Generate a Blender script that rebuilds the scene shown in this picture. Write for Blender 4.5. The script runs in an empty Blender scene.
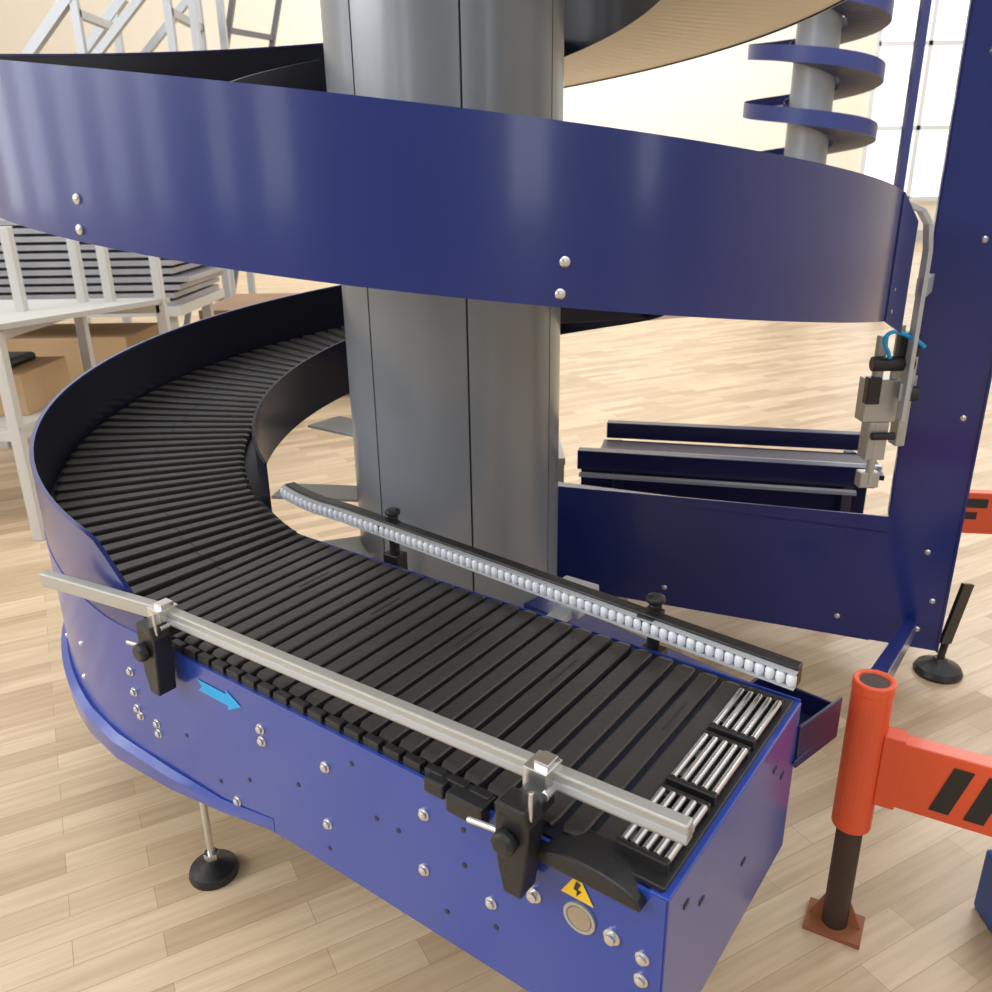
import bpy, math, random, bmesh
from mathutils import Vector, Matrix
random.seed(4)
sc=bpy.context.scene
sc.view_settings.view_transform='Standard'
COL=sc.collection
# ---------------------------------------------------------------- materials
def mat(name,col,rough=.5,metal=0.,coat=0.,emit=0.,bump=0.,bscale=40.,var=0.,spec=.5):
    m=bpy.data.materials.new(name); m.use_nodes=True
    nt=m.node_tree; b=nt.nodes['Principled BSDF']
    b.inputs['Base Color'].default_value=(*col,1); b.inputs['Roughness'].default_value=rough
    b.inputs['Metallic'].default_value=metal; b.inputs['Coat Weight'].default_value=coat
    b.inputs['Coat Roughness'].default_value=.12
    b.inputs['Specular IOR Level'].default_value=spec
    if emit: 
        b.inputs['Emission Color'].default_value=(*col,1); b.inputs['Emission Strength'].default_value=emit
    tc=nt.nodes.new('ShaderNodeTexCoord')
    if bump:
        n=nt.nodes.new('ShaderNodeTexNoise'); n.inputs['Scale'].default_value=bscale
        nt.links.new(tc.outputs['Object'],n.inputs['Vector'])
        bp=nt.nodes.new('ShaderNodeBump'); bp.inputs['Strength'].default_value=bump; bp.inputs['Distance'].default_value=.01
        nt.links.new(n.outputs['Fac'],bp.inputs['Height']); nt.links.new(bp.outputs['Normal'],b.inputs['Normal'])
    if var:
        n=nt.nodes.new('ShaderNodeTexNoise'); n.inputs['Scale'].default_value=3.; n.inputs['Detail'].default_value=4
        nt.links.new(tc.outputs['Object'],n.inputs['Vector'])
        mx=nt.nodes.new('ShaderNodeMixRGB'); mx.inputs[1].default_value=(*[c*(1-var) for c in col],1); mx.inputs[2].default_value=(*[min(1,c*(1+var)) for c in col],1)
        nt.links.new(n.outputs['Fac'],mx.inputs[0]); nt.links.new(mx.outputs[0],b.inputs['Base Color'])
    return m
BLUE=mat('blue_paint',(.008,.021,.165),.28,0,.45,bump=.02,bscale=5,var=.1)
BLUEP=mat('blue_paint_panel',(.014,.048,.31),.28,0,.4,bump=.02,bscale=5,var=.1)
NAVY=mat('navy_paint',(.008,.011,.06),.35,0,.2,var=.1)
DARK=mat('dark_paint_and_reflection',(.008,.010,.024),.4,0,.1,spec=.3)
BLACK=mat('black_plastic',(.012,.012,.013),.38,bump=.1,bscale=90)
SLAT=mat('slat_plastic',(.034,.032,.031),.38,bump=.12,bscale=60,var=.35,spec=.6)
GREY=mat('column_grey',(.25,.275,.31),.30,.12,.25,bump=.02,bscale=5,var=.06)
SEAM=mat('seam_dark',(.02,.022,.026),.5)
STEEL=mat('steel',(.66,.66,.65),.25,.9)
ALU=mat('aluminium_profile',(.46,.46,.43),.42,.55)
WHITE=mat('white_plastic',(.72,.75,.80),.35)
CREAM=mat('tray_floor_reflection',(.72,.64,.46),.35,.1,.2)  # cream puts the floor's beige reflection into the metal's colour
ORANGE=mat('orange_paint',(.74,.085,.022),.4,0,.2,var=.15)
ORD=mat('worn_dark_paint',(.045,.022,.018),.5,var=.4)
CYAN=mat('cyan_sticker',(.0,.36,.75),.4)
YEL=mat('yellow_sticker',(.85,.55,.02),.4)
LGREY=mat('light_grey_metal',(.50,.52,.54),.4,.3)
FRM=mat('frame_white_alu',(.56,.56,.53),.4,.2)
CARD=mat('cardboard',(.46,.31,.17),.8,var=.15)
STK=mat('stack_grey',(.30,.30,.32),.4,.2,var=.4)
BOARD=mat('board_grey',(.50,.49,.45),.5)
LBLUE=mat('pale_blue_metal',(.62,.70,.75),.4,.0)
def floor_mat():
    m=bpy.data.materials.new('wood_floor'); m.use_nodes=True; nt=m.node_tree; b=nt.nodes['Principled BSDF']
    tc=nt.nodes.new('ShaderNodeTexCoord'); mp=nt.nodes.new('ShaderNodeMapping'); mp.inputs['Rotation'].default_value=(0,0,math.radians(-28))
    br=nt.nodes.new('ShaderNodeTexBrick'); br.inputs['Scale'].default_value=1
    br.inputs['Brick Width'].default_value=.5; br.inputs['Row Height'].default_value=.075
    br.inputs['Mortar Size'].default_value=.0010; br.inputs['Mortar Smooth'].default_value=.3; br.offset=.37; br.offset_frequency=2
    br.inputs['Color1'].default_value=(.73,.57,.38,1); br.inputs['Color2'].default_value=(.51,.37,.225,1); br.inputs['Mortar'].default_value=(.42,.30,.18,1)
    nt.links.new(tc.outputs['Object'],mp.inputs[0]); nt.links.new(mp.outputs[0],br.inputs[0])
    mp2=nt.nodes.new('ShaderNodeMapping'); mp2.inputs['Scale'].default_value=(1.5,22,1)
    nt.links.new(mp.outputs[0],mp2.inputs[0])
    n=nt.nodes.new('ShaderNodeTexNoise'); n.inputs['Scale'].default_value=2.2; n.inputs['Detail'].default_value=6
    nt.links.new(mp2.outputs[0],n.inputs[0])
    mx=nt.nodes.new('ShaderNodeMixRGB'); mx.blend_type='MULTIPLY'; mx.inputs[0].default_value=.55
    cr=nt.nodes.new('ShaderNodeValToRGB'); cr.color_ramp.elements[0].position=.3; cr.color_ramp.elements[0].color=(.66,.60,.54,1); cr.color_ramp.elements[1].position=.65; cr.color_ramp.elements[1].color=(1,1,1,1)
    nt.links.new(n.outputs['Fac'],cr.inputs[0]); nt.links.new(br.outputs[0],mx.inputs[1]); nt.links.new(cr.outputs[0],mx.inputs[2])
    nt.links.new(mx.outputs[0],b.inputs['Base Color']); b.inputs['Roughness'].default_value=.36
    return m
FLOOR=floor_mat()
WALL=mat('cream_wall',(.84,.78,.66),.8,var=.03)
WALLF=mat('grey_wall',(.30,.31,.33),.8,var=.05)
GLASS=mat('bright_glass',(.85,.90,.94),.2,emit=.9)
GLASS2=mat('added_streak_glow',(.90,.95,1.0),.2,emit=2.8)

# ---------------------------------------------------------------- helpers
def empty(name,loc=(0,0,0)):
    o=bpy.data.objects.new(name,None); COL.objects.link(o); o.location=loc; o.empty_display_size=.1; return o
def mk(name,v,f,m,parent=None,smooth=False,bev=0):
    me=bpy.data.meshes.new(name); me.from_pydata([tuple(p) for p in v],[],f); me.materials.append(m)
    bm=bmesh.new(); bm.from_mesh(me); bmesh.ops.recalc_face_normals(bm,faces=bm.faces); bm.to_mesh(me); bm.free()
    if smooth:
        for p in me.polygons: p.use_smooth=True
    o=bpy.data.objects.new(name,me); COL.objects.link(o)
    if parent: 
        o.parent=parent; o.matrix_parent_inverse=Matrix.Translation(-parent.location)
    if bev:
        b=o.modifiers.new('bev','BEVEL'); b.width=bev; b.segments=2; b.limit_method='ANGLE'
    if smooth:
        es=o.modifiers.new('es','EDGE_SPLIT'); es.split_angle=math.radians(35)
    return o
class B:
    def __init__(s): s.v=[];s.f=[]
    def add(s,v,f):
        k=len(s.v); s.v+= [Vector(p) for p in v]; s.f+=[[i+k for i in q] for q in f]
    def obox(s,c,ax,ay,az):
        c,ax,ay,az=map(Vector,(c,ax,ay,az))
        v=[c+a*ax+b*ay+d*az for d in(-1,1) for a,b in((-1,-1),(1,-1),(1,1),(-1,1))]
        s.add(v,[(0,3,2,1),(4,5,6,7),(0,1,5,4),(1,2,6,5),(2,3,7,6),(3,0,4,7)])
    def box(s,x0,x1,y0,y1,z0,z1): s.obox(((x0+x1)/2,(y0+y1)/2,(z0+z1)/2),((x1-x0)/2,0,0),(0,(y1-y0)/2,0),(0,0,(z1-z0)/2))
    def bar(s,p0,p1,w,h,up=(0,0,1)):
        p0,p1=Vector(p0),Vector(p1); d=p1-p0; u=Vector(up); 
        if abs(d.normalized().dot(u))>.99: u=Vector((0,1,0))
        a=d.cross(u).normalized(); b=a.cross(d).normalized()
        s.obox((p0+p1)/2,d/2,a*w/2,b*h/2)
    def cyl(s,p0,p1,r0,r1=None,n=20):
        if r1 is None:r1=r0
        p0,p1=Vector(p0),Vector(p1); d=(p1-p0).normalized(); u=Vector((0,0,1)) if abs(d.z)<.9 else Vector((1,0,0))
        a=d.cross(u).normalized(); b=d.cross(a)
        v=[];
        for p,r in((p0,r0),(p1,r1)):
            for i in range(n):
                t=2*math.pi*i/n; v.append(p+a*math.cos(t)*r+b*math.sin(t)*r)
        f=[(i,(i+1)%n,n+(i+1)%n,n+i) for i in range(n)]+[list(range(n))[::-1],list(range(n,2*n))]
        s.add(v,f)
    def lathe(s,c,prof,n=28,axis=(0,0,1)):
        c=Vector(c); d=Vector(axis).normalized(); u=Vector((0,0,1)) if abs(d.z)<.9 else Vector((1,0,0))
        a=d.cross(u).normalized(); b=d.cross(a); v=[]
        for r,z in prof:
            for i in range(n):
                t=2*math.pi*i/n; v.append(c+d*z+a*math.cos(t)*r+b*math.sin(t)*r)
        f=[]
        for k in range(len(prof)-1):
            f+=[(k*n+i,k*n+(i+1)%n,(k+1)*n+(i+1)%n,(k+1)*n+i) for i in range(n)]
        f+=[list(range(n))[::-1],[ (len(prof)-1)*n+i for i in range(n)]]
        s.add(v,f)
    def sweep(s,st,prof):
        rows=[]
        for i,(x,y,z,nx,ny) in enumerate(st):
            pr=prof(i) if callable(prof) else prof
            rows.append([Vector((x+nx*o,y+ny*o,z+h)) for o,h in pr])
        k=len(rows[0]); v=[p for r in rows for p in r]; f=[]
        for i in range(len(rows)-1):
            for j in range(k):
                f.append((i*k+j,i*k+(j+1)%k,(i+1)*k+(j+1)%k,(i+1)*k+j))
        f+=[list(range(k))[::-1],[(len(rows)-1)*k+j for j in range(k)]]
        s.add(v,f)
    def out(s,name,m,parent=None,smooth=False,bev=0): return mk(name,s.v,s.f,m,parent,smooth,bev)

# ---------------------------------------------------------------- spiral geometry
CX,CY=-.114,2.543; RC=.320; R=1.176; PIT=.893; Z1=.814; HB=.277; PE=.636; S=1.277; W=.541
ZP=.72
T=Vector((CX-R*math.sin(PE),CY-R*math.cos(PE),0)); E=Vector((math.cos(PE),-math.sin(PE),0)); N=Vector((math.sin(PE),math.cos(PE),0))
def ztop(p): return Z1+PIT*p/(2*math.pi)
def cst(p,z,o=0): 
    n=(math.sin(p),math.cos(p)); return (CX-(R-o)*n[0],CY-(R-o)*n[1],z,n[0],n[1])
def sst(s,z,o=0):
    q=T+E*s+N*o; return (q.x,q.y,z,N.x,N.y)
def PP(s,o,z): q=T+E*s+N*o; return Vector((q.x,q.y,z))
ZB=ztop(PE)-.165
def frange(a,b,n): return [a+(b-a)*i/(n-1) for i in range(n)]
PEND=math.radians(900)
def build_spiral():
    root=empty('spiral_conveyor',(CX,CY,0))
    b=B(); n=7; sub=14; v=[]
    a0=math.radians(9.5); cx=CX-.007
    ring=[]
    for k in range(n):
        for i in range(sub+1):
            t=a0+2*math.pi*(k+i/sub)/n
            if i==0: ring.append((t+.004,RC-.018)); ring.append((t+.005,RC))
            elif i==sub: ring.append((t-.012,RC)); ring.append((t-.010,RC-.018))
            else: ring.append((t,RC))
    m=len(ring)
    for z in (0,4.2):
        for t,r in ring: v.append((cx+r*math.sin(t),CY-r*math.cos(t),z))
    f=[(i,(i+1)%m,m+(i+1)%m,m+i) for i in range(m)]+[list(range(m,2*m))]
    b.add(v,f); b.out('column_sheets',GREY,root,True)
    b=B()
    for k in range(n):
        t=a0+2*math.pi*k/n; r=RC-.014
        c=Vector((cx+r*math.sin(t),CY-r*math.cos(t),2.1)); rad=Vector((math.sin(t),-math.cos(t),0)); tg=Vector((math.cos(t),math.sin(t),0))
        b.obox(c,tg*.006,rad*.008,(0,0,2.1))
    b.out('column_seams',SEAM,root)
    b=B(); b.lathe((cx,CY,0),[(RC+.09,0),(RC+.09,.025),(RC+.012,.03),(RC+.012,.12)],48); b.out('column_base',GREY,root,True)
    P0=math.radians(30)
    ps=frange(P0,PEND,420)
    def orail(i,o0=0,o1=.004,lip=.010):
        p=ps[i]; k=min(1,(p-P0)/math.radians(9)); h=-.16*(1-k)**1.3
        bot=-HB if p>math.radians(80) else -.19
        return [(o0,bot),(o1,bot),(o1,h-.006),(lip,h-.006),(lip,h),(o0,h)]
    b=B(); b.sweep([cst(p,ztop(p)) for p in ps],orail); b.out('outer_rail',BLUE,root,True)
    pt=math.radians(302); x,y,_,nx,ny=cst(pt,0); tg=Vector((ny,-nx,0)); zt=ztop(pt)
    b=B(); q0=Vector((x,y,0)); st=[]
    for k in range(9):
        q=q0+(-tg if (tg.y<0) else tg)*(.32*k/8); st.append((q.x,q.y,zt-.075*k/8-.001,nx,ny))
    b.sweep(st,[(-.0035,-HB),(-.0005,-HB),(-.0005,0),(-.0035,0)]); b.out('transfer_side_plate',BLUE,root)
    def reflection_sheet(i):
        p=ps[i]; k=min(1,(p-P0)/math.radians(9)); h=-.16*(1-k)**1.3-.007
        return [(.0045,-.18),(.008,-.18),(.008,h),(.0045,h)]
    b=B(); b.sweep([cst(p,ztop(p)) for p in ps],reflection_sheet); b.out('rail_belt_reflection',DARK,root,True)  # dark sheet imitates the black belt reflected inside the outer rail
    b=B(); ps2=frange(math.radians(58),PEND,400); wi=R-.616
    b.sweep([cst(p,ztop(p)) for p in ps2],[(wi,-HB),(wi+.004,-HB),(wi+.004,-.085),(wi-.004,-.085),(wi-.004,-.095),(wi,-.095)])
    b.out('inner_rail',DARK,root,True)
    b=B(); b.sweep([cst(p,ztop(p)) for p in ps2],[(.004,-.185),(wi,-.185),(wi,-.195),(.004,-.195)]); b.out('belt_bed',DARK,root)
    ps3=frange(math.radians(95),PEND,380)
    b=B(); b.sweep([cst(p,ztop(p)) for p in ps3],[(.006,-HB+.004),(wi,-HB+.004),(wi,-HB+.008),(.006,-HB+.008)]); b.out('underside_tray',CREAM,root)
    b=B()
    for deg in (360+30.2,360-11.2,360-62,90+360,180,250):
        p=math.radians(deg); z=ztop(p)
        for dz in (-.205,-.255) :
            x,y,_,nx,ny=cst(p+.006*(dz<-.24),z); 
            b.lathe((x,y,z+dz),[(.009,0),(.009,.003),(.006,.006),(.001,.007)],14,axis=(-nx,-ny,0))
    b.out('rail_bolts',STEEL,root,True)
    b=B()
    def slat(fn,w0,w1,z,o0=.022,o1=.525):
        hgt=.013; ch=.0025
        segs=[o0,o0+.012,(o0+o1)/2-.004,(o0+o1)/2+.004,o1-.012,o1]; rows=[]
        for j,o in enumerate(segs):
            k=(o-o0)/(o1-o0); w=(w0*(1-k)+w1*k)/2
            if j in(0,5): w*=.75
            dz=z-(.004 if j in(0,5) else 0)
            rr=[]
            for tt,hh in ((-w,-hgt),(w,-hgt),(w,-ch),(w-ch,0),(-w+ch*1.4,0),(-w,-ch)):
                q=fn(tt,o); rr.append((q[0],q[1],dz+hh))
            rows.append(rr)
        v=[p for r in rows for p in r]; f=[]
        for i in range(len(rows)-1):
            for j in range(6): f.append((i*6+j,i*6+(j+1)%6,(i+1)*6+(j+1)%6,(i+1)*6+j))
        f+=[list(range(6))[::-1],[30+j for j in range(6)]]
        b.add(v,f)
    slots=B()
    pit=.045; s=S-.115; k=0
    while s>0.0:
        zz=ZB-.010*max(0,s-.9)/.3
        slat(lambda t,o,s=s:(PP(s+t,o,0).x,PP(s+t,o,0).y),pit*.78,pit*.78,zz)
        if k%5==1: slots.obox(PP(s+.002,.36,zz+.0004),E*.0026,N*.045,(0,0,.0004))
        s-=pit; k+=1
    da=pit/(R-.27)
    p=PE-s/ (R-.27)*1.0; k=0
    while p<PEND-.05:
        def fn(t,o,p=p):
            rr=R-o
            q=p-t/rr; return (CX-rr*math.sin(q),CY-rr*math.cos(q))
        slat(fn,da*(R-.022)*.78,da*(R-.525)*.78,ztop(p)-.165)
        x,y,_,nx,ny=cst(p,0,.27+.01*(k%2)); slots.obox((x,y,ztop(p)-.1645),Vector((ny,-nx,0))*da*(R-.27)*.36,Vector((nx,ny,0))*.0012,(0,0,.0004)); k+=1
        p+=da
    b.out('belt_slats',SLAT,root); slots.out('slat_slots',SEAM,root)
    b=B(); b.sweep([sst(s_,ZB) for s_ in (S-.01,.0)]+[cst(p,ztop(p)-.165) for p in frange(PE+.02,math.radians(60),8)],[(.006,-.016),(W-.006,-.016),(W-.006,-.03),(.006,-.03)])
    b.out('slide_bed',DARK,root)
    b=B(); s=S-.22
    while s>.1:
        q=PP(s,.012,ZB-.012); b.obox(q,E*.018,N*.008,(0,0,.009)); s-=.045
    b.out('belt_chain',BLACK,root,bev=.002)
    st=[];tops=[];bots=[]
    for s_ in frange(S,0,14): 
        st.append(sst(s_,0)); tops.append(ZP); bots.append(.405 if s_>.5 else .405-.055*(1-s_/.5))
    for p in frange(PE+.04,math.radians(125),40):
        st.append(cst(p,0)); k=(p-PE); tops.append(min(ztop(p)-.188, ZP+.02*k+ max(0,k-.02)*.12)); bots.append(.35)
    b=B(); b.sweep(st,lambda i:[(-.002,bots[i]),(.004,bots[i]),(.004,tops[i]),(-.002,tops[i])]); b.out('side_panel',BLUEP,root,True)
    sts=[sst(.46,0),sst(.30,0),sst(.12,0),cst(PE+.08,0)]+[cst(p,0) for p in frange(PE+.2,math.radians(125),34)]
    kk=[0,.35,.7,.9]+[1]*34; zz=[.405,.375,.352,.338]+[.335]*34
    b=B()
    def shell(i):
        k=kk[i]; t=min(1,max(0,(i-3)/10)); zb=zz[i]; zt=max(.402+.035*t,zb+.03)
        return [(-.003-.018*k,zb),(.03,zb),(.03,zb+.004),(-.001,zb+.004),(-.001,zt-.002),(-.003-.005*k,zt),(-.003-.022*k,zt-.014)]
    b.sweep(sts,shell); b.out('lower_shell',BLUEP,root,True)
    b=B()
    b.obox(PP(S,W/2,(ZP+.40)/2),E*.003,N*(W/2),(0,0,(ZP-.40)/2))
    b.obox(PP(S-.012,W/2,ZP-.002),E*.014,N*(W/2),(0,0,.003))
    b.obox(PP(S/2+.25,.04,.408),E*(S/2-.25),N*.04,(0,0,.003))
    b.sweep([sst(S,0),sst(.05,0)]+[cst(p,0) for p in frange(PE,math.radians(62),8)],[(W,.52),(W+.004,.52),(W+.004,ZP+.005),(W,ZP+.005)])
    b.out('end_frame',BLUEP,root,bev=.0015)
    b=B()
    for o,z in((.06,.665),(.12,.62),(.42,.655),(.47,.61),(.3,.55)):
        b.obox(PP(S+.0035,o,z),E*.001,N*.008,(0,0,.004))
    for s_,z in ((.70,.675),(.75,.585),(.80,.585),(.94,.66),(.94,.59),(.55,.56),(.40,.50),(.30,.45),(1.0,.50),(.9,.47),(.62,.45),(.2,.52)):
        b.cyl(PP(s_,-.0015,z),PP(s_,-.003,z),.005,n=12)
    b.out('panel_holes',SEAM,root)
    b=B()
    for s_,z in ((.092,.505),(.092,.48),(.458,.644),(.458,.617),(.631,.637),(.623,.508),(.860,.65),(.854,.533),(.992,.5455),(1.249,.603),(1.249,.563),(.02,.61),(.02,.558),(.02,.515),(.03,.50),(.35,.425)):
        b.lathe(PP(s_,-.002,z),[(.011,0),(.011,.002),(.0075,.003),(.0075,.007),(.004,.009)],14,axis=-N)
    for s_,z,r in ((1.072,.61,.013),(1.202,.612,.013)):
        b.lathe(PP(s_,-.002,z),[(r,0),(r,.003),(.008,.004),(.008,.010),(.003,.011)],16,axis=-N)
    for deg,z in ((50,.47),(62,.47),(75,.48),(48,.58)):
        x,y,_,nx,ny=cst(math.radians(deg),z); b.lathe((x,y,z),[(.008,0),(.008,.002),(.005,.006)],12,axis=(-nx,-ny,0))
    b.out('panel_bolts',STEEL,root,True)
    b=B(); b.lathe(PP(1.15,-.002,.615),[(.026,0),(.026,.004),(.021,.004),(.021,.002)],28,axis=-N); b.out('shaft_ring',ALU,root,True)
    b=B(); b.lathe(PP(1.15,-.004,.615),[(.020,0),(.019,.002)],24,axis=-N); b.out('shaft_end',mat('brushed_bronze',(.42,.36,.28),.35,.6),root,True)
    b=B(); c=PP(1.145,-.0035,.668); h=.022
    b.add([c-E*.027-Vector((0,0,h)),c+E*.027-Vector((0,0,h)),c+Vector((0,0,h*1.1))],[(0,1,2)]); b.out('warning_triangle',YEL,root)
    b=B(); c=PP(1.145,-.0042,.660); 
    b.add([c+E*-.002+Vector((0,0,.018)),c+E*.006+Vector((0,0,.015)),c+E*.001+Vector((0,0,.004)),c+E*.007+Vector((0,0,.003)),c+E*-.001+Vector((0,0,-.010)),c+E*-.0005+Vector((0,0,.000)),c+E*-.006+Vector((0,0,.002))],[(0,1,2,3,4,5,6)]); b.out('warning_bolt',BLACK,root)
    b=B(); c=PP(.345,-.0035,.672); z=Vector((0,0,1))
    b.add([c-E*.072+z*.013,c+E*.02+z*.013,c+E*.02+z*.023,c+E*.062,c+E*.02-z*.023,c+E*.02-z*.013,c-E*.072-z*.013,c-E*.058],[tuple(range(8))]); b.out('direction_arrow',CYAN,root)
    b=B()
    arc=[]
    for i in range(17):
        t=math.pi*i/16; arc.append((-.085*math.cos(t),.034*math.sin(t)**.8))
    v=[];
    for o in(-.022,.045):
        for a,z_ in arc: v.append(PP(1.165+a,o,ZP-.022+z_))
    n_=len(arc); f=[(i,i+1,n_+i+1,n_+i) for i in range(n_-1)]+[list(range(n_))[::-1],list(range(n_,2*n_)),(0,n_,2*n_-1,n_-1)]
    b.add(v,f); b.out('sprocket_cover',BLACK,root,bev=.004)
    b=B()
    b.obox(PP(.955,.0,ZP-.004),E*.035,N*.02,(0,0,.018)); b.obox(PP(.89,.004,ZP),E*.02,N*.016,(0,0,.014))
    b.out('chain_guides',BLACK,root,bev=.004)
    b=B()
    for o in frange(.06,.50,9): b.cyl(PP(S-.085,o-.010,ZB-.016),PP(S-.085,o+.010,ZB-.016),.016,n=14)
    b.cyl(PP(S-.085,.02,ZB-.018),PP(S-.085,W-.02,ZB-.018),.010,n=14)
    b.out('end_sprockets',BLACK,root,True)
    b=B(); b2=B()
    for o in(.105,.265,.425):
        for k in range(5):
            ss=S-.088+k*.0165
            b.cyl(PP(ss,o-.062,ZB+.001),PP(ss,o+.062,ZB+.001),.0056,n=12)
        for sg in(-1,1): b2.obox(PP(S-.056,o+sg*.068,ZB-.006),E*.040,N*.005,(0,0,.011))
    b.out('transfer_rollers',STEEL,root,True); b2.obox(PP(S-.053,W/2,ZB-.02),E*.045,N*(W/2-.01),(0,0,.006)); b2.out('roller_blocks',BLACK,root,bev=.002)
    b=B(); pts=[Vector((-.985,1.66,.80)),Vector((-.676,1.500,.80)),Vector((.247,.872,.80))]
    for i in range(2): b.bar(pts[i],pts[i+1],.022,.032)
    b.out('guide_bar',ALU,root,bev=.003)
    b=B(); b.bar(pts[1]-Vector((0,0,.003)),pts[2]-Vector((0,0,.003)),.028,.010); b.out('guide_strip',LGREY,root)
    for k,(s_,o) in enumerate(((.195,.0),(1.065,.032))):
        b=B(); b.obox(PP(s_,o-.004,.803),E*.02,N*.022,(0,0,.021)); b.obox(PP(s_+.006,o-.004,.828),E*.012,N*.014,(0,0,.006))
        b.cyl(PP(s_+.02,o-.03,.79),PP(s_+.02,o+.03,.79),.007,n=12); b.cyl(PP(s_-.08,-.045,.735),PP(s_+.02,-.045,.750),.005,n=10)
        b.cyl(PP(s_+.024,-.04,.77),PP(s_+.026,-.04,.83),.004,n=10)
        b.out('clamp_block_%d'%(k+1),STEEL,root,bev=.003)
        b=B()
        out=[(-.026,.10),(.022,.10),(.030,.075),(.026,.03),(.022,-.01),(.016,-.055),(-.014,-.055),(-.024,-.01),(-.028,.05)]
        v=[PP(s_+a,oo,.700+z_) for oo in(-.052,-.012) for a,z_ in out]; n_=9
        b.add(v,[(i,(i+1)%n_,n_+(i+1)%n_,n_+i) for i in range(n_)]+[list(range(n_))[::-1],list(range(n_,2*n_))])
        b.obox(PP(s_,-.012,.775),E*.022,N*.04,(0,0,.012))
        b.lathe(PP(s_-.004,-.052,.745),[(.018,0),(.020,.006),(.020,.016),(.015,.02)],8,axis=-N)
        b.out('clamp_bracket_%d'%(k+1),BLACK,root,bev=.004)
    gi=[]; 
    for p in frange(math.radians(51),PE,14): gi.append(cst(p,.80+.03*(p-PE),R-.60))
    for s_ in frange(.05,S,24): gi.append(sst(s_,.80-.01*s_/S,R-.60-.09*max(0,s_-.1)/S))
    b=B(); b.sweep(gi,[(.008,-.02),(.034,-.02),(.034,.020),(.008,.020)]); b.out('inner_guide_rail',BLACK,root,bev=.002)
    b=B(); b.sweep(gi,[(-.008,-.016),(.008,-.016),(.008,-.012),(-.008,-.012)]); b.sweep(gi,[(-.004,.011),(.010,.011),(.010,.014),(-.004,.014)]);
    b.out('roller_channel',LGREY,root)
    b=B(); acc=0
    pts_=[Vector(g[:3]) for g in gi]; step=.019
    for i in range(len(pts_)-1):
        L=(pts_[i+1]-pts_[i]).length
        while acc<L:
            q=pts_[i].lerp(pts_[i+1],acc/L); b.lathe(q-Vector((0,0,.012)),[(.006,0),(.0088,.004),(.0088,.018),(.006,.022)],10); acc+=step
        acc-=L
    b.out('guide_rollers',WHITE,root,True)
    b=B()
    for s_,o in((.24,.61),(.98,.56)):
        b.cyl(PP(s_,o+.0,.70),PP(s_,o,.82),.013,n=12); b.lathe(PP(s_,o,.82),[(.010,0),(.020,.005),(.020,.014),(.010,.019)],10)
        b.obox(PP(s_,o-.02,.80),E*.018,N*.028,(0,0,.010)); b.obox(PP(s_,o,.69),E*.024,N*.02,(0,0,.03)); b.cyl(PP(s_-.03,o,.775),PP(s_+.03,o,.785),.010,n=10)
    b.out('inner_clamps',BLACK,root,bev=.003)
    b=B(); b.obox(PP(.72,.68,.72),E*.045,N*.045,(0,0,.012)); b.obox(PP(.72,.68,.69),E*.035,N*.03,(0,0,.02)); b.obox(PP(.72,.61,.68),E*.02,N*.06,(0,0,.01)); b.out('sensor_box',LGREY,root,bev=.004)
    b=B()
    for deg in range(165,760,45):
        p=math.radians(deg); z=ztop(p)-.235; d=Vector((-math.sin(p),-math.cos(p),0)); c=Vector((CX,CY,z))
        b.bar(c+d*RC*.98,c+d*.612,.05,.06)
    b.out('support_arms',DARK,root,bev=.003)
    b=B(); 
    for deg,z,wd in((98,.64,.13),(126,.80,.15),(72,.52,.14)):
        p=math.radians(deg); d=Vector((-math.sin(p),-math.cos(p),0)); c=Vector((CX,CY,z)); b.bar(c+d*RC*.98,c+d*.612,wd,.008)
    b.out('base_brackets',LBLUE,root)
    b=B(); feet=[(-.71,1.63),(-1.12,2.35),(.68,1.76),(.1,1.2)]
    b.bar((CX,CY,.36),(-1.12,2.35,.36),.08,.05); b.bar((CX,CY,.36),(-.71,1.66,.36),.08,.05); b.bar((CX,CY,.36),(.68,1.76,.36),.08,.05)
    b.bar((.1,1.2,.42),(.68,1.76,.40),.06,.05); b.bar((-.71,1.66,.38),(.1,1.2,.42),.06,.05)
    b.out('base_beams',BLUE,root,bev=.003)
    b=B(); b2=B()
    for x,y in feet:
        b.lathe((x,y,0),[(.058,0),(.060,.008),(.056,.022),(.030,.034),(.016,.040),(.012,.05)],28)
        b2.cyl((x,y,.045),(x,y,.40),.0085,n=12); b2.lathe((x,y,.05),[(.018,0),(.018,.016)],6)
    b.out('foot_pads',BLACK,root,True); b2.out('foot_stems',STEEL,root,True)
    b=B()
    b.bar(PP(S-.06,W,.60),PP(S-.03,W+.15,.60),.14,.006); b.bar(PP(S+.005,W,.625),PP(S+.04,W+.14,.625),.006,.09); b.bar(PP(S-.135,W,.625),PP(S-.105,W+.16,.625),.006,.09)
    b.bar(PP(S+.04,W+.14,.625),PP(S-.105,W+.16,.625),.006,.05)
    b.out('link_channel',NAVY,root,bev=.002)
    return root
build_spiral()

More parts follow.
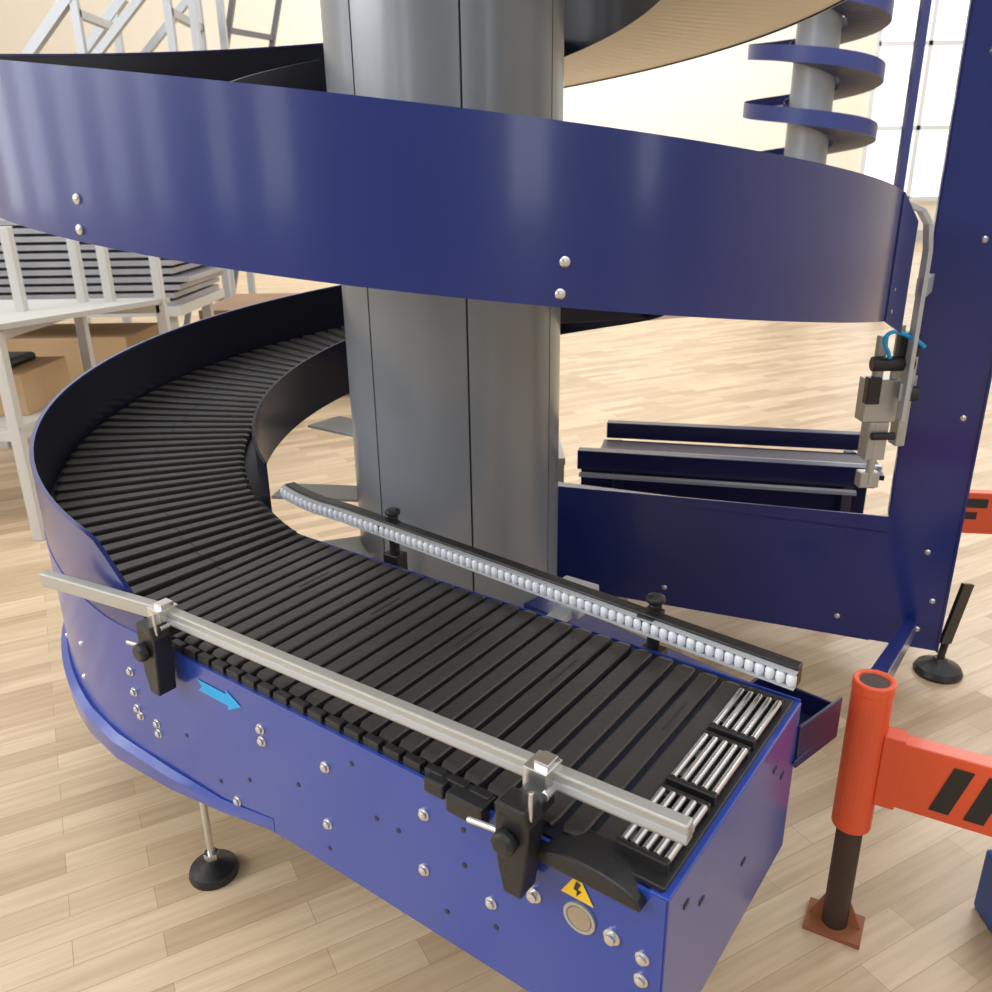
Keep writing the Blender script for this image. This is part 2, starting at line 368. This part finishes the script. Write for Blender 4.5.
# ---------------------------------------------------------------- gantry frame
def gantry():
    root=empty('support_gantry',(1.35,2.5,0))
    d=Vector((1.22,-.52,0)).normalized(); n=Vector((-d.y,d.x,0)); o=Vector((1.449,2.46,0))
    def G(a,z,k=0): q=o-d*a+n*k; return Vector((q.x,q.y,z))
    b=B()
    poly=[(-.02,.10),(1.75,.10),(1.75,.50),(.19,.555),(.19,3.4),(-.02,3.4)]
    m=len(poly); v=[G(a,z,k) for k in(0,.006) for a,z in poly]
    b.add(v,[(i,(i+1)%m,m+(i+1)%m,m+i) for i in range(m)]+[list(range(m))[::-1],list(range(m,2*m))])
    b.obox((G(-.02,1.75)+n*.03),d*.003,n*.04,(0,0,1.65)); b.obox((G(.19,1.98)+n*.03),d*.003,n*.03,(0,0,1.42))
    b.obox(G(.97,.50)+n*.04,d*.78,n*.04,(0,0,.003)); b.obox(G(.97,.10)+n*.04,d*.78,n*.04,(0,0,.003))
    b.out('gantry_plate',BLUE,root)
    b=B()
    for a,z in((.02,.28),(.06,.45),(.06,1.42),(.30,.17),(.05,.17),(.9,.17),(.03,.9),(.12,1.9)):
        b.lathe(G(a,z,0),[(.010,0),(.010,.003),(.006,.007)],14,axis=-n)
    b.out('gantry_bolts',STEEL,root,True)
    b=B(); b.lathe((1.50,2.48,0),[(.075,0),(.078,.01),(.07,.026),(.03,.045),(.018,.06)],28); b.lathe((.45,2.98,0),[(.075,0),(.078,.01),(.07,.026),(.03,.045),(.018,.06)],28); b.out('gantry_feet',BLACK,root,True)
    b=B(); b.cyl((1.50,2.48,.05),(1.52,2.49,.16),.012); b.bar((1.50,2.47,.12),(1.55,2.49,.33),.012,.05);b.cyl((.45,2.98,.05),(.45,2.96,.14),.012); b.out('gantry_foot_stems',BLACK,root)
    b=B(); b.bar((1.37,2.46,.19),(.79,1.51,.60),.035,.05); b.out('gantry_brace',BLUE,root,bev=.002)
    b=B()
    pr=[(1.06,1.50),(1.12,1.52),(1.16,1.505),(1.185,1.47),(1.195,1.40),(1.195,.92)]
    for i in range(len(pr)-1): b.bar((pr[i][0],2.40,pr[i][1]),(pr[i+1][0],2.40,pr[i+1][1]),.012,.035,up=(0,1,0))
    b.bar((1.195,2.40,1.30),(1.27,2.52,1.30),.03,.05); b.bar((1.195,2.40,1.0),(1.27,2.52,1.0),.03,.05)
    b.out('guard_strip',LGREY,root)
    b=B(); b.box(1.10,1.20,2.44,2.50,.90,1.03); b.box(1.125,1.185,2.44,2.50,.78,.90); b.cyl((1.13,2.45,1.03),(1.13,2.45,1.16),.016); b.cyl((1.18,2.45,1.03),(1.18,2.45,1.19),.012); b.box(1.215,1.245,2.45,2.5,.82,1.15)
    b.cyl((1.15,2.45,.90),(1.15,2.45,.70),.012); b.box(1.12,1.18,2.44,2.48,.69,.74)
    b.out('stopper_body',ALU,root,bev=.004)
    b=B(); b.cyl((1.10,2.43,1.08),(1.22,2.43,1.08),.022); b.box(1.095,1.135,2.42,2.45,.96,1.04); b.cyl((1.20,2.43,.99),(1.245,2.43,.99),.022); b.box(1.17,1.23,2.42,2.46,1.10,1.17); b.cyl((1.13,2.43,.86),(1.20,2.43,.86),.012); b.out('stopper_fittings',BLACK,root,bev=.003)
    cu=bpy.data.curves.new('air_hose','CURVE'); cu.dimensions='3D'; sp=cu.splines.new('BEZIER'); P=[(1.14,2.41,1.10),(1.12,2.40,1.17),(1.19,2.40,1.16),(1.24,2.42,1.13)]
    sp.bezier_points.add(3)
    for bp,p in zip(sp.bezier_points,P): bp.co=p; bp.handle_left_type=bp.handle_right_type='AUTO'
    cu.bevel_depth=.006; cu.materials.append(CYAN); ob=bpy.data.objects.new('air_hose',cu); COL.objects.link(ob); ob.parent=root; ob.matrix_parent_inverse=Matrix.Translation(-root.location)
gantry()
# ---------------------------------------------------------------- barriers
RUST=mat('rusty_orange',(.30,.10,.04),.6,var=.5)
def barrier(name,base,dirv,L,hz=.65,k0=.135,far=True):
    root=empty(name,base); dv=Vector(dirv).normalized(); n=Vector((-dv.y,dv.x,0)); b=B(); c=Vector(base)
    b.cyl(c+Vector((0,0,.29)),c+Vector((0,0,hz-.01)),.040,n=28); b.lathe(c+Vector((0,0,hz)),[(.0415,-.025),(.0415,0),(.030,0),(.030,-.006)],28)
    b.obox(c+dv*.055+Vector((0,0,.455)),dv*.02,n*.022,(0,0,.085))
    b.obox(c+dv*(.07+L/2)+Vector((0,0,.455)),dv*L/2,n*.02,(0,0,.078))
    b.out('post_and_beam',ORANGE,root,bev=.003)
    b=B(); b.cyl(c+Vector((0,0,.01)),c+Vector((0,0,.30)),.027,n=24); b.cyl(c+Vector((0,0,hz-.008)),c+Vector((0,0,hz-.004)),.028,n=24); b.out('post_stem',ORD,root,True)
    b=B(); b.obox(c+Vector((0,0,.006)),dv*.060,n*.045,(0,0,.006))
    for sgn in(-1,1):
        b.add([c+dv*sgn*.02+Vector((0,0,.012)),c+dv*sgn*.055+Vector((0,0,.012)),c+dv*sgn*.025+Vector((0,0,.08)),
               c+dv*sgn*.02+n*.006+Vector((0,0,.012)),c+dv*sgn*.055+n*.006+Vector((0,0,.012)),c+dv*sgn*.025+n*.006+Vector((0,0,.08))],[(0,1,2),(3,4,5),(0,1,4,3),(1,2,5,4),(2,0,3,5)])
    b.out('base_plate',RUST,root)
    b=B(); k=k0; z=Vector((0,0,1))
    while k<L:
        q=c+dv*k-n*.0215+z*.455
        b.add([q-z*.056,q-z*.056+dv*.036,q+z*.056+dv*.066,q+z*.056+dv*.030],[(0,1,2,3)])
        b.add([q-z*.056+dv*.062,q-z*.056+dv*.098,q+z*.056+dv*.124,q+z*.056+dv*.090],[(0,1,2,3)])
        b.add([q+z*.056+dv*.124,q+z*.022+dv*.116,q+z*.022+dv*.19,q+z*.056+dv*.19],[(0,1,2,3)])
        b.add([q+z*.005+dv*.112,q-z*.022+dv*.106,q-z*.022+dv*.16,q+z*.005+dv*.16],[(0,1,2,3)])
        k+=.34
    b.out('hazard_stripes',BLACK,root)
    c2=c+dv*(L+.11)
    b=B(); b.cyl(c2,c2+Vector((0,0,hz)),.042,n=28); b.out('far_post',ORANGE,root,True)
    return root
barrier('safety_barrier',(.755,1.45,0),(.87,-.5,0),.75)
barrier('safety_barrier',(1.565,2.84,0),(.98,-.16,0),.95,.54,.0)
b=B(); r=empty('equipment_cabinet',(1.3,1.4,0)); b.box(1.095,1.6,1.3,1.5,.0,.17); b.out('cabinet_body',mat('cabinet_blue',(.03,.09,.3),.4),r,bev=.01); b=B(); b.box(1.30,1.34,1.28,1.30,.06,.12); b.out('cabinet_handle',STEEL,r)
# ---------------------------------------------------------------- infeed conveyor behind
def infeed():
    root=empty('infeed_conveyor',(.9,3.2,0)); b=B()
    b.bar((.34,3.30,.52),(1.44,3.02,.52),.05,.08); b.bar((.50,3.62,.55),(1.62,3.36,.55),.05,.07)
    for x,y in((.5,3.26),(1.35,3.05),(.55,3.6),(1.5,3.40)): b.bar((x,y,0),(x,y,.5),.04,.04)
    b.bar((.45,3.46,.50),(1.53,3.19,.50),.28,.02); b.bar((.36,3.35,.40),(1.44,3.07,.40),.02,.20)
    b.out('side_channels',NAVY,root,bev=.003)
    b=B(); b.bar((.46,3.45,.52),(1.52,3.19,.52),.14,.012); b.out('wear_plate',mat('dark_strip',(.05,.04,.05),.4),root)
    b=B(); b.bar((.42,3.37,.53),(1.5,3.10,.53),.025,.012);  b.bar((.34,3.24,.47),(1.36,2.98,.47),.03,.012); b.out('slide_strip',LGREY,root)
    b=B(); b.box(-.1,.30,3.45,3.95,.44,.47); b.box(-.05,0,3.5,3.55,0,.44); b.box(.25,.3,3.85,3.9,0,.44);b.box(.25,.3,3.5,3.55,0,.44);b.box(-.05,0,3.85,3.9,0,.44); b.out('side_table',BOARD,root)
infeed()
# ---------------------------------------------------------------- left racks
def rack():
    root=empty('storage_rack',(-2.7,4.2,0)); b=B()
    xs=(-3.7,-2.95,-2.2); 
    for x in xs:
        for y in(3.75,4.55):
            b.bar((x,y,0),(x,y,1.38 if x<-2.5 else 1.0),.05,.05)
    for z in(.52,.98):
        for y in(3.75,4.55): b.bar((-3.7,y,z),(-2.2,y,z),.04,.05)
        for x in xs: b.bar((x,3.75,z),(x,4.55,z),.04,.05)
    for x,y in((-2.28,4.15),(-2.12,4.45),(-1.98,4.45),(-1.76,4.55)): b.bar((x,y,1.0),(x,y,1.42),.045,.045)
    b.bar((-1.76,4.55,0),(-1.76,4.55,1.0),.05,.05); b.bar((-2.2,4.55,.98),(-1.76,4.55,.98),.05,.05)
    b.out('frame',FRM,root,bev=.003)
    b=B(); b.box(-3.7,-2.17,3.73,4.57,.545,.56)
    b.add([(-3.7,3.73,1.005),(-2.17,3.73,1.005),(-1.72,4.58,1.005),(-3.7,4.58,1.005),(-3.7,3.73,1.03),(-2.17,3.73,1.03),(-1.72,4.58,1.03),(-3.7,4.58,1.03)],[(0,3,2,1),(4,5,6,7),(0,1,5,4),(1,2,6,5),(2,3,7,6),(3,0,4,7)])
    b.out('shelves',BOARD,root)
    b=B(); b.box(-2.78,-2.24,3.95,4.4,.56,.76); b.out('carton',CARD,root,bev=.005)
    b=B(); b.box(-2.70,-2.36,4.0,4.35,.755,.80); b.out('carton_contents',BLACK,root,bev=.02)
    return root
rack()
r=empty('slat_stack',(-3,5.7,0)); b=B()
for k in range(11): b.box(-4.6+.06*random.random(),-1.95+.16*random.random(),5.2,6.1,.9+k*.048,.9+k*.048+.03)
b.out('slats',STK,r); b=B()
for k in range(10): b.box(-4.55,-2.02,5.25,6.05,.931+k*.048,.947+k*.048)  # dark layers paint the shade in the gaps between slats
b.out('gap_shade',SEAM,r); b=B(); 
for x in(-4.4,-3.2,-2.0):
    for y in(5.3,6.0): b.bar((x,y,0),(x,y,.85),.06,.06)
b.box(-4.6,-1.9,5.2,6.1,.84,.90); b.box(-4.6,-1.9,5.2,6.1,.35,.38); b.out('trestle',FRM,r)
b=B(); b.box(-3.1,-2.3,5.3,5.9,.385,.70); b.out('stored_cartons',CARD,r,bev=.01)
b=B(); r=empty('pallet_of_boards',(-1.2,6.8,0))
for k in range(5): b.box(-2.4+.04*k,-.3,6.5,7.5,.1+.12*k,.21+.12*k)
b.box(-2.3,-.4,6.6,7.4,0,.1); b.out('boards',mat('brown_board',(.30,.18,.10),.6,var=.3),r)
def platform():
    root=empty('access_platform_frame',(-2.4,7.8,0)); b=B(); w=.06
    x0,y0=-3.35,7.8
    for dy in(0,.8):
        y=y0+dy
        b.bar((x0,y,0),(x0,y,3.1),w,w); b.bar((x0+.75,y,0),(x0+.75,y,3.4),w,w); b.bar((x0+.95,y,0),(x0+.95,y,3.4),w,w)
        b.bar((x0-.75,y,2.30),(x0+.1,y,3.15),w*1.3,w*1.3); b.bar((x0-.75,y,2.30),(x0+.75,y,2.30),w,w)
        b.bar((x0-.75,y,0),(x0-.75,y,2.30),w,w); b.bar((x0-.2,y,2.3),(x0+.75,y,3.2),w,w)
    for x,z in((x0-.75,2.3),(x0,2.9),(x0+.75,2.3),(x0+.75,2.9)): b.bar((x,y0,z),(x,y0+.8,z),w,w)
    b.out('tubes',mat('platform_tube',(.42,.44,.46),.4,.3),root)
platform()
r=empty('step_ladder',(-1.9,9,0)); b=B()
b.bar((-3.3,9,0),(-2.1,9,4.2),.05,.05) ; b.bar((-3.0,9.5,0),(-1.8,9.5,4.2),.05,.05)
for i in range(9):
    t=.1+i*.1; b.bar((-3.3+1.2*t,9,4.2*t),(-3.0+1.2*t,9.5,4.2*t),.03,.05)
b.out('ladder_rails',mat('dark_steel',(.16,.16,.17),.4,.3),r)

# ---------------------------------------------------------------- distant spiral
def far():
    root=empty('spiral_conveyor',(4.15,12,0)); b=B(); cx,cy,rr=4.15,12,.84
    b.cyl((cx,cy,0),(cx,cy,5.2),.27,n=32); b.out('column',mat('far_grey',(.40,.43,.47),.4,.1),root,True)
    b=B(); ps=frange(0,math.radians(360*6),260); st=[(cx-rr*math.sin(p),cy-rr*math.cos(p),.86+.68*p/6.283,math.sin(p),math.cos(p)) for p in ps]
    b.sweep(st,[(0,-.10),(.01,-.10),(.01,.08),(0,.08)]); b.sweep(st,[(.5,-.10),(.51,-.10),(.51,.06),(.5,.06)]); b.out('rails',mat('far_blue',(.025,.04,.19),.4),root,True)
    b=B(); b.sweep(st,[(.01,-.10),(.5,-.10),(.5,-.04),(.01,-.04)]); b.out('belt',mat('far_belt',(.05,.06,.12),.5),root)
    b=B(); b.box(5.15,5.25,11.4,11.5,0,5.2); b.out('post',mat('far_blue2',(.03,.04,.16),.4),root)
    b=B(); b.cyl((3.3,11.6,3.35),(3.6,11.6,3.35),.06); b.box(3.4,3.55,11.5,11.7,3.25,3.35); b.out('motor',ORANGE,root)
far()
# ---------------------------------------------------------------- room
def slab(name,x0,x1,y0,y1,z0,z1,m): b=B(); b.box(x0,x1,y0,y1,z0,z1); return b.out(name,m)
slab('floor',-14,16,-8,22,-.1,0,FLOOR)
slab('wall_back',-14,16,22,22.2,0,9,WALL)
slab('wall_left',-14.2,-14,-8,22,0,9,WALL)
slab('wall_right',16,16.2,-8,22,0,9,WALL)
slab('wall_front',-14,16,-8.2,-8,0,9,WALLF)
slab('trim_1',-14,16,21.95,22,0,.25,BOARD)
k=1
FRL=mat('mullion_pale',(.66,.69,.70),.5)
for x0 in (9.0,12.3):
    root=empty('window_%d'%k,(x0,21.9,0)); k+=1
    z0,z1=1.0,6.2
    b=B(); b.box(x0,x0+2.4,21.93,21.96,z0,z1); b.out('pane',GLASS,root)
    b=B()
    for i in range(3): xx=x0+2.4*i/2; b.box(xx-.05,xx+.05,21.88,21.94,z0,z1)
    for zz in (z0,2.6,4.4,z1): b.box(x0,x0+2.4,21.88,21.94,zz-.05,zz+.05)
    b.out('mullions',FRL,root)
for (ax,y0) in (('l',-6.5),('l',-3.6),('l',-.7),('l',2.2),('l',5.1),('f',-11),('f',-7.5),('f',2.5),('f',9)):  # unseen windows, glowing panes added to streak the blue rails with reflections
    b=B(); b2=B(); z0,z1=1.2,6.5
    if ax=='l':
        root=empty('window_%d'%k,(-13.9,y0,0)); b.box(-13.98,-13.95,y0,y0+1.5,z0,z1)
        for i in range(3): b2.box(-13.96,-13.90,y0+.75*i-.04,y0+.75*i+.04,z0,z1)
        for zz in(z0,3.8,z1): b2.box(-13.96,-13.90,y0,y0+1.5,zz-.04,zz+.04)
    else:
        root=empty('window_%d'%k,(y0,-7.9,0)); b.box(y0,y0+1.6,-7.98,-7.95,z0,z1)
        for i in range(3): b2.box(y0+.8*i-.04,y0+.8*i+.04,-7.96,-7.9,z0,z1)
        for zz in(z0,3.8,z1): b2.box(y0,y0+1.6,-7.96,-7.9,zz-.04,zz+.04)
    k+=1
    b.out('pane',GLASS2,root); b2.out('mullions',FRL,root)
# ---------------------------------------------------------------- lights
w=bpy.data.worlds.new('World'); sc.world=w; w.use_nodes=True; nt=w.node_tree; bg=nt.nodes['Background']
bg.inputs[0].default_value=(.98,.98,1.0,1); bg.inputs[1].default_value=1.22
def area(name,loc,tgt,sx,sy,e,col=(1,1,1)):
    l=bpy.data.lights.new(name,'AREA'); l.shape='RECTANGLE'; l.size=sx; l.size_y=sy; l.energy=e; l.color=col
    o=bpy.data.objects.new(name,l); COL.objects.link(o); o.location=loc; d=Vector(tgt)-Vector(loc); o.rotation_euler=d.to_track_quat('-Z','Y').to_euler()
area('daylight_left',(-7,0,4.5),(0,2.5,.5),5,3,310,(1,1,1))
area('daylight_right_back',(6,9,6),(0,3,.5),5,3,240,(1,.98,.95))
area('ceiling_light',(0,3,7),(0,3,0),3,8,150,(1,.99,.97))
area('back_wall_fill',(2,16,8),(2,21,2),10,5,750,(1,.98,.95))  # added fill lamp facing the back wall to brighten the background
# ---------------------------------------------------------------- camera
cam=bpy.data.cameras.new('cam'); co=bpy.data.objects.new('camera',cam); COL.objects.link(co)
cam.sensor_width=36; cam.lens=843.6/992*36; cam.clip_start=.05
cam.dof.use_dof=True; cam.dof.focus_distance=1.75; cam.dof.aperture_fstop=7
co.matrix_world=Matrix.Translation((0,0,1.6))@Matrix.Rotation(math.pi/2-.36,4,'X')@Matrix.Rotation(-.014,4,'Z')
sc.camera=co
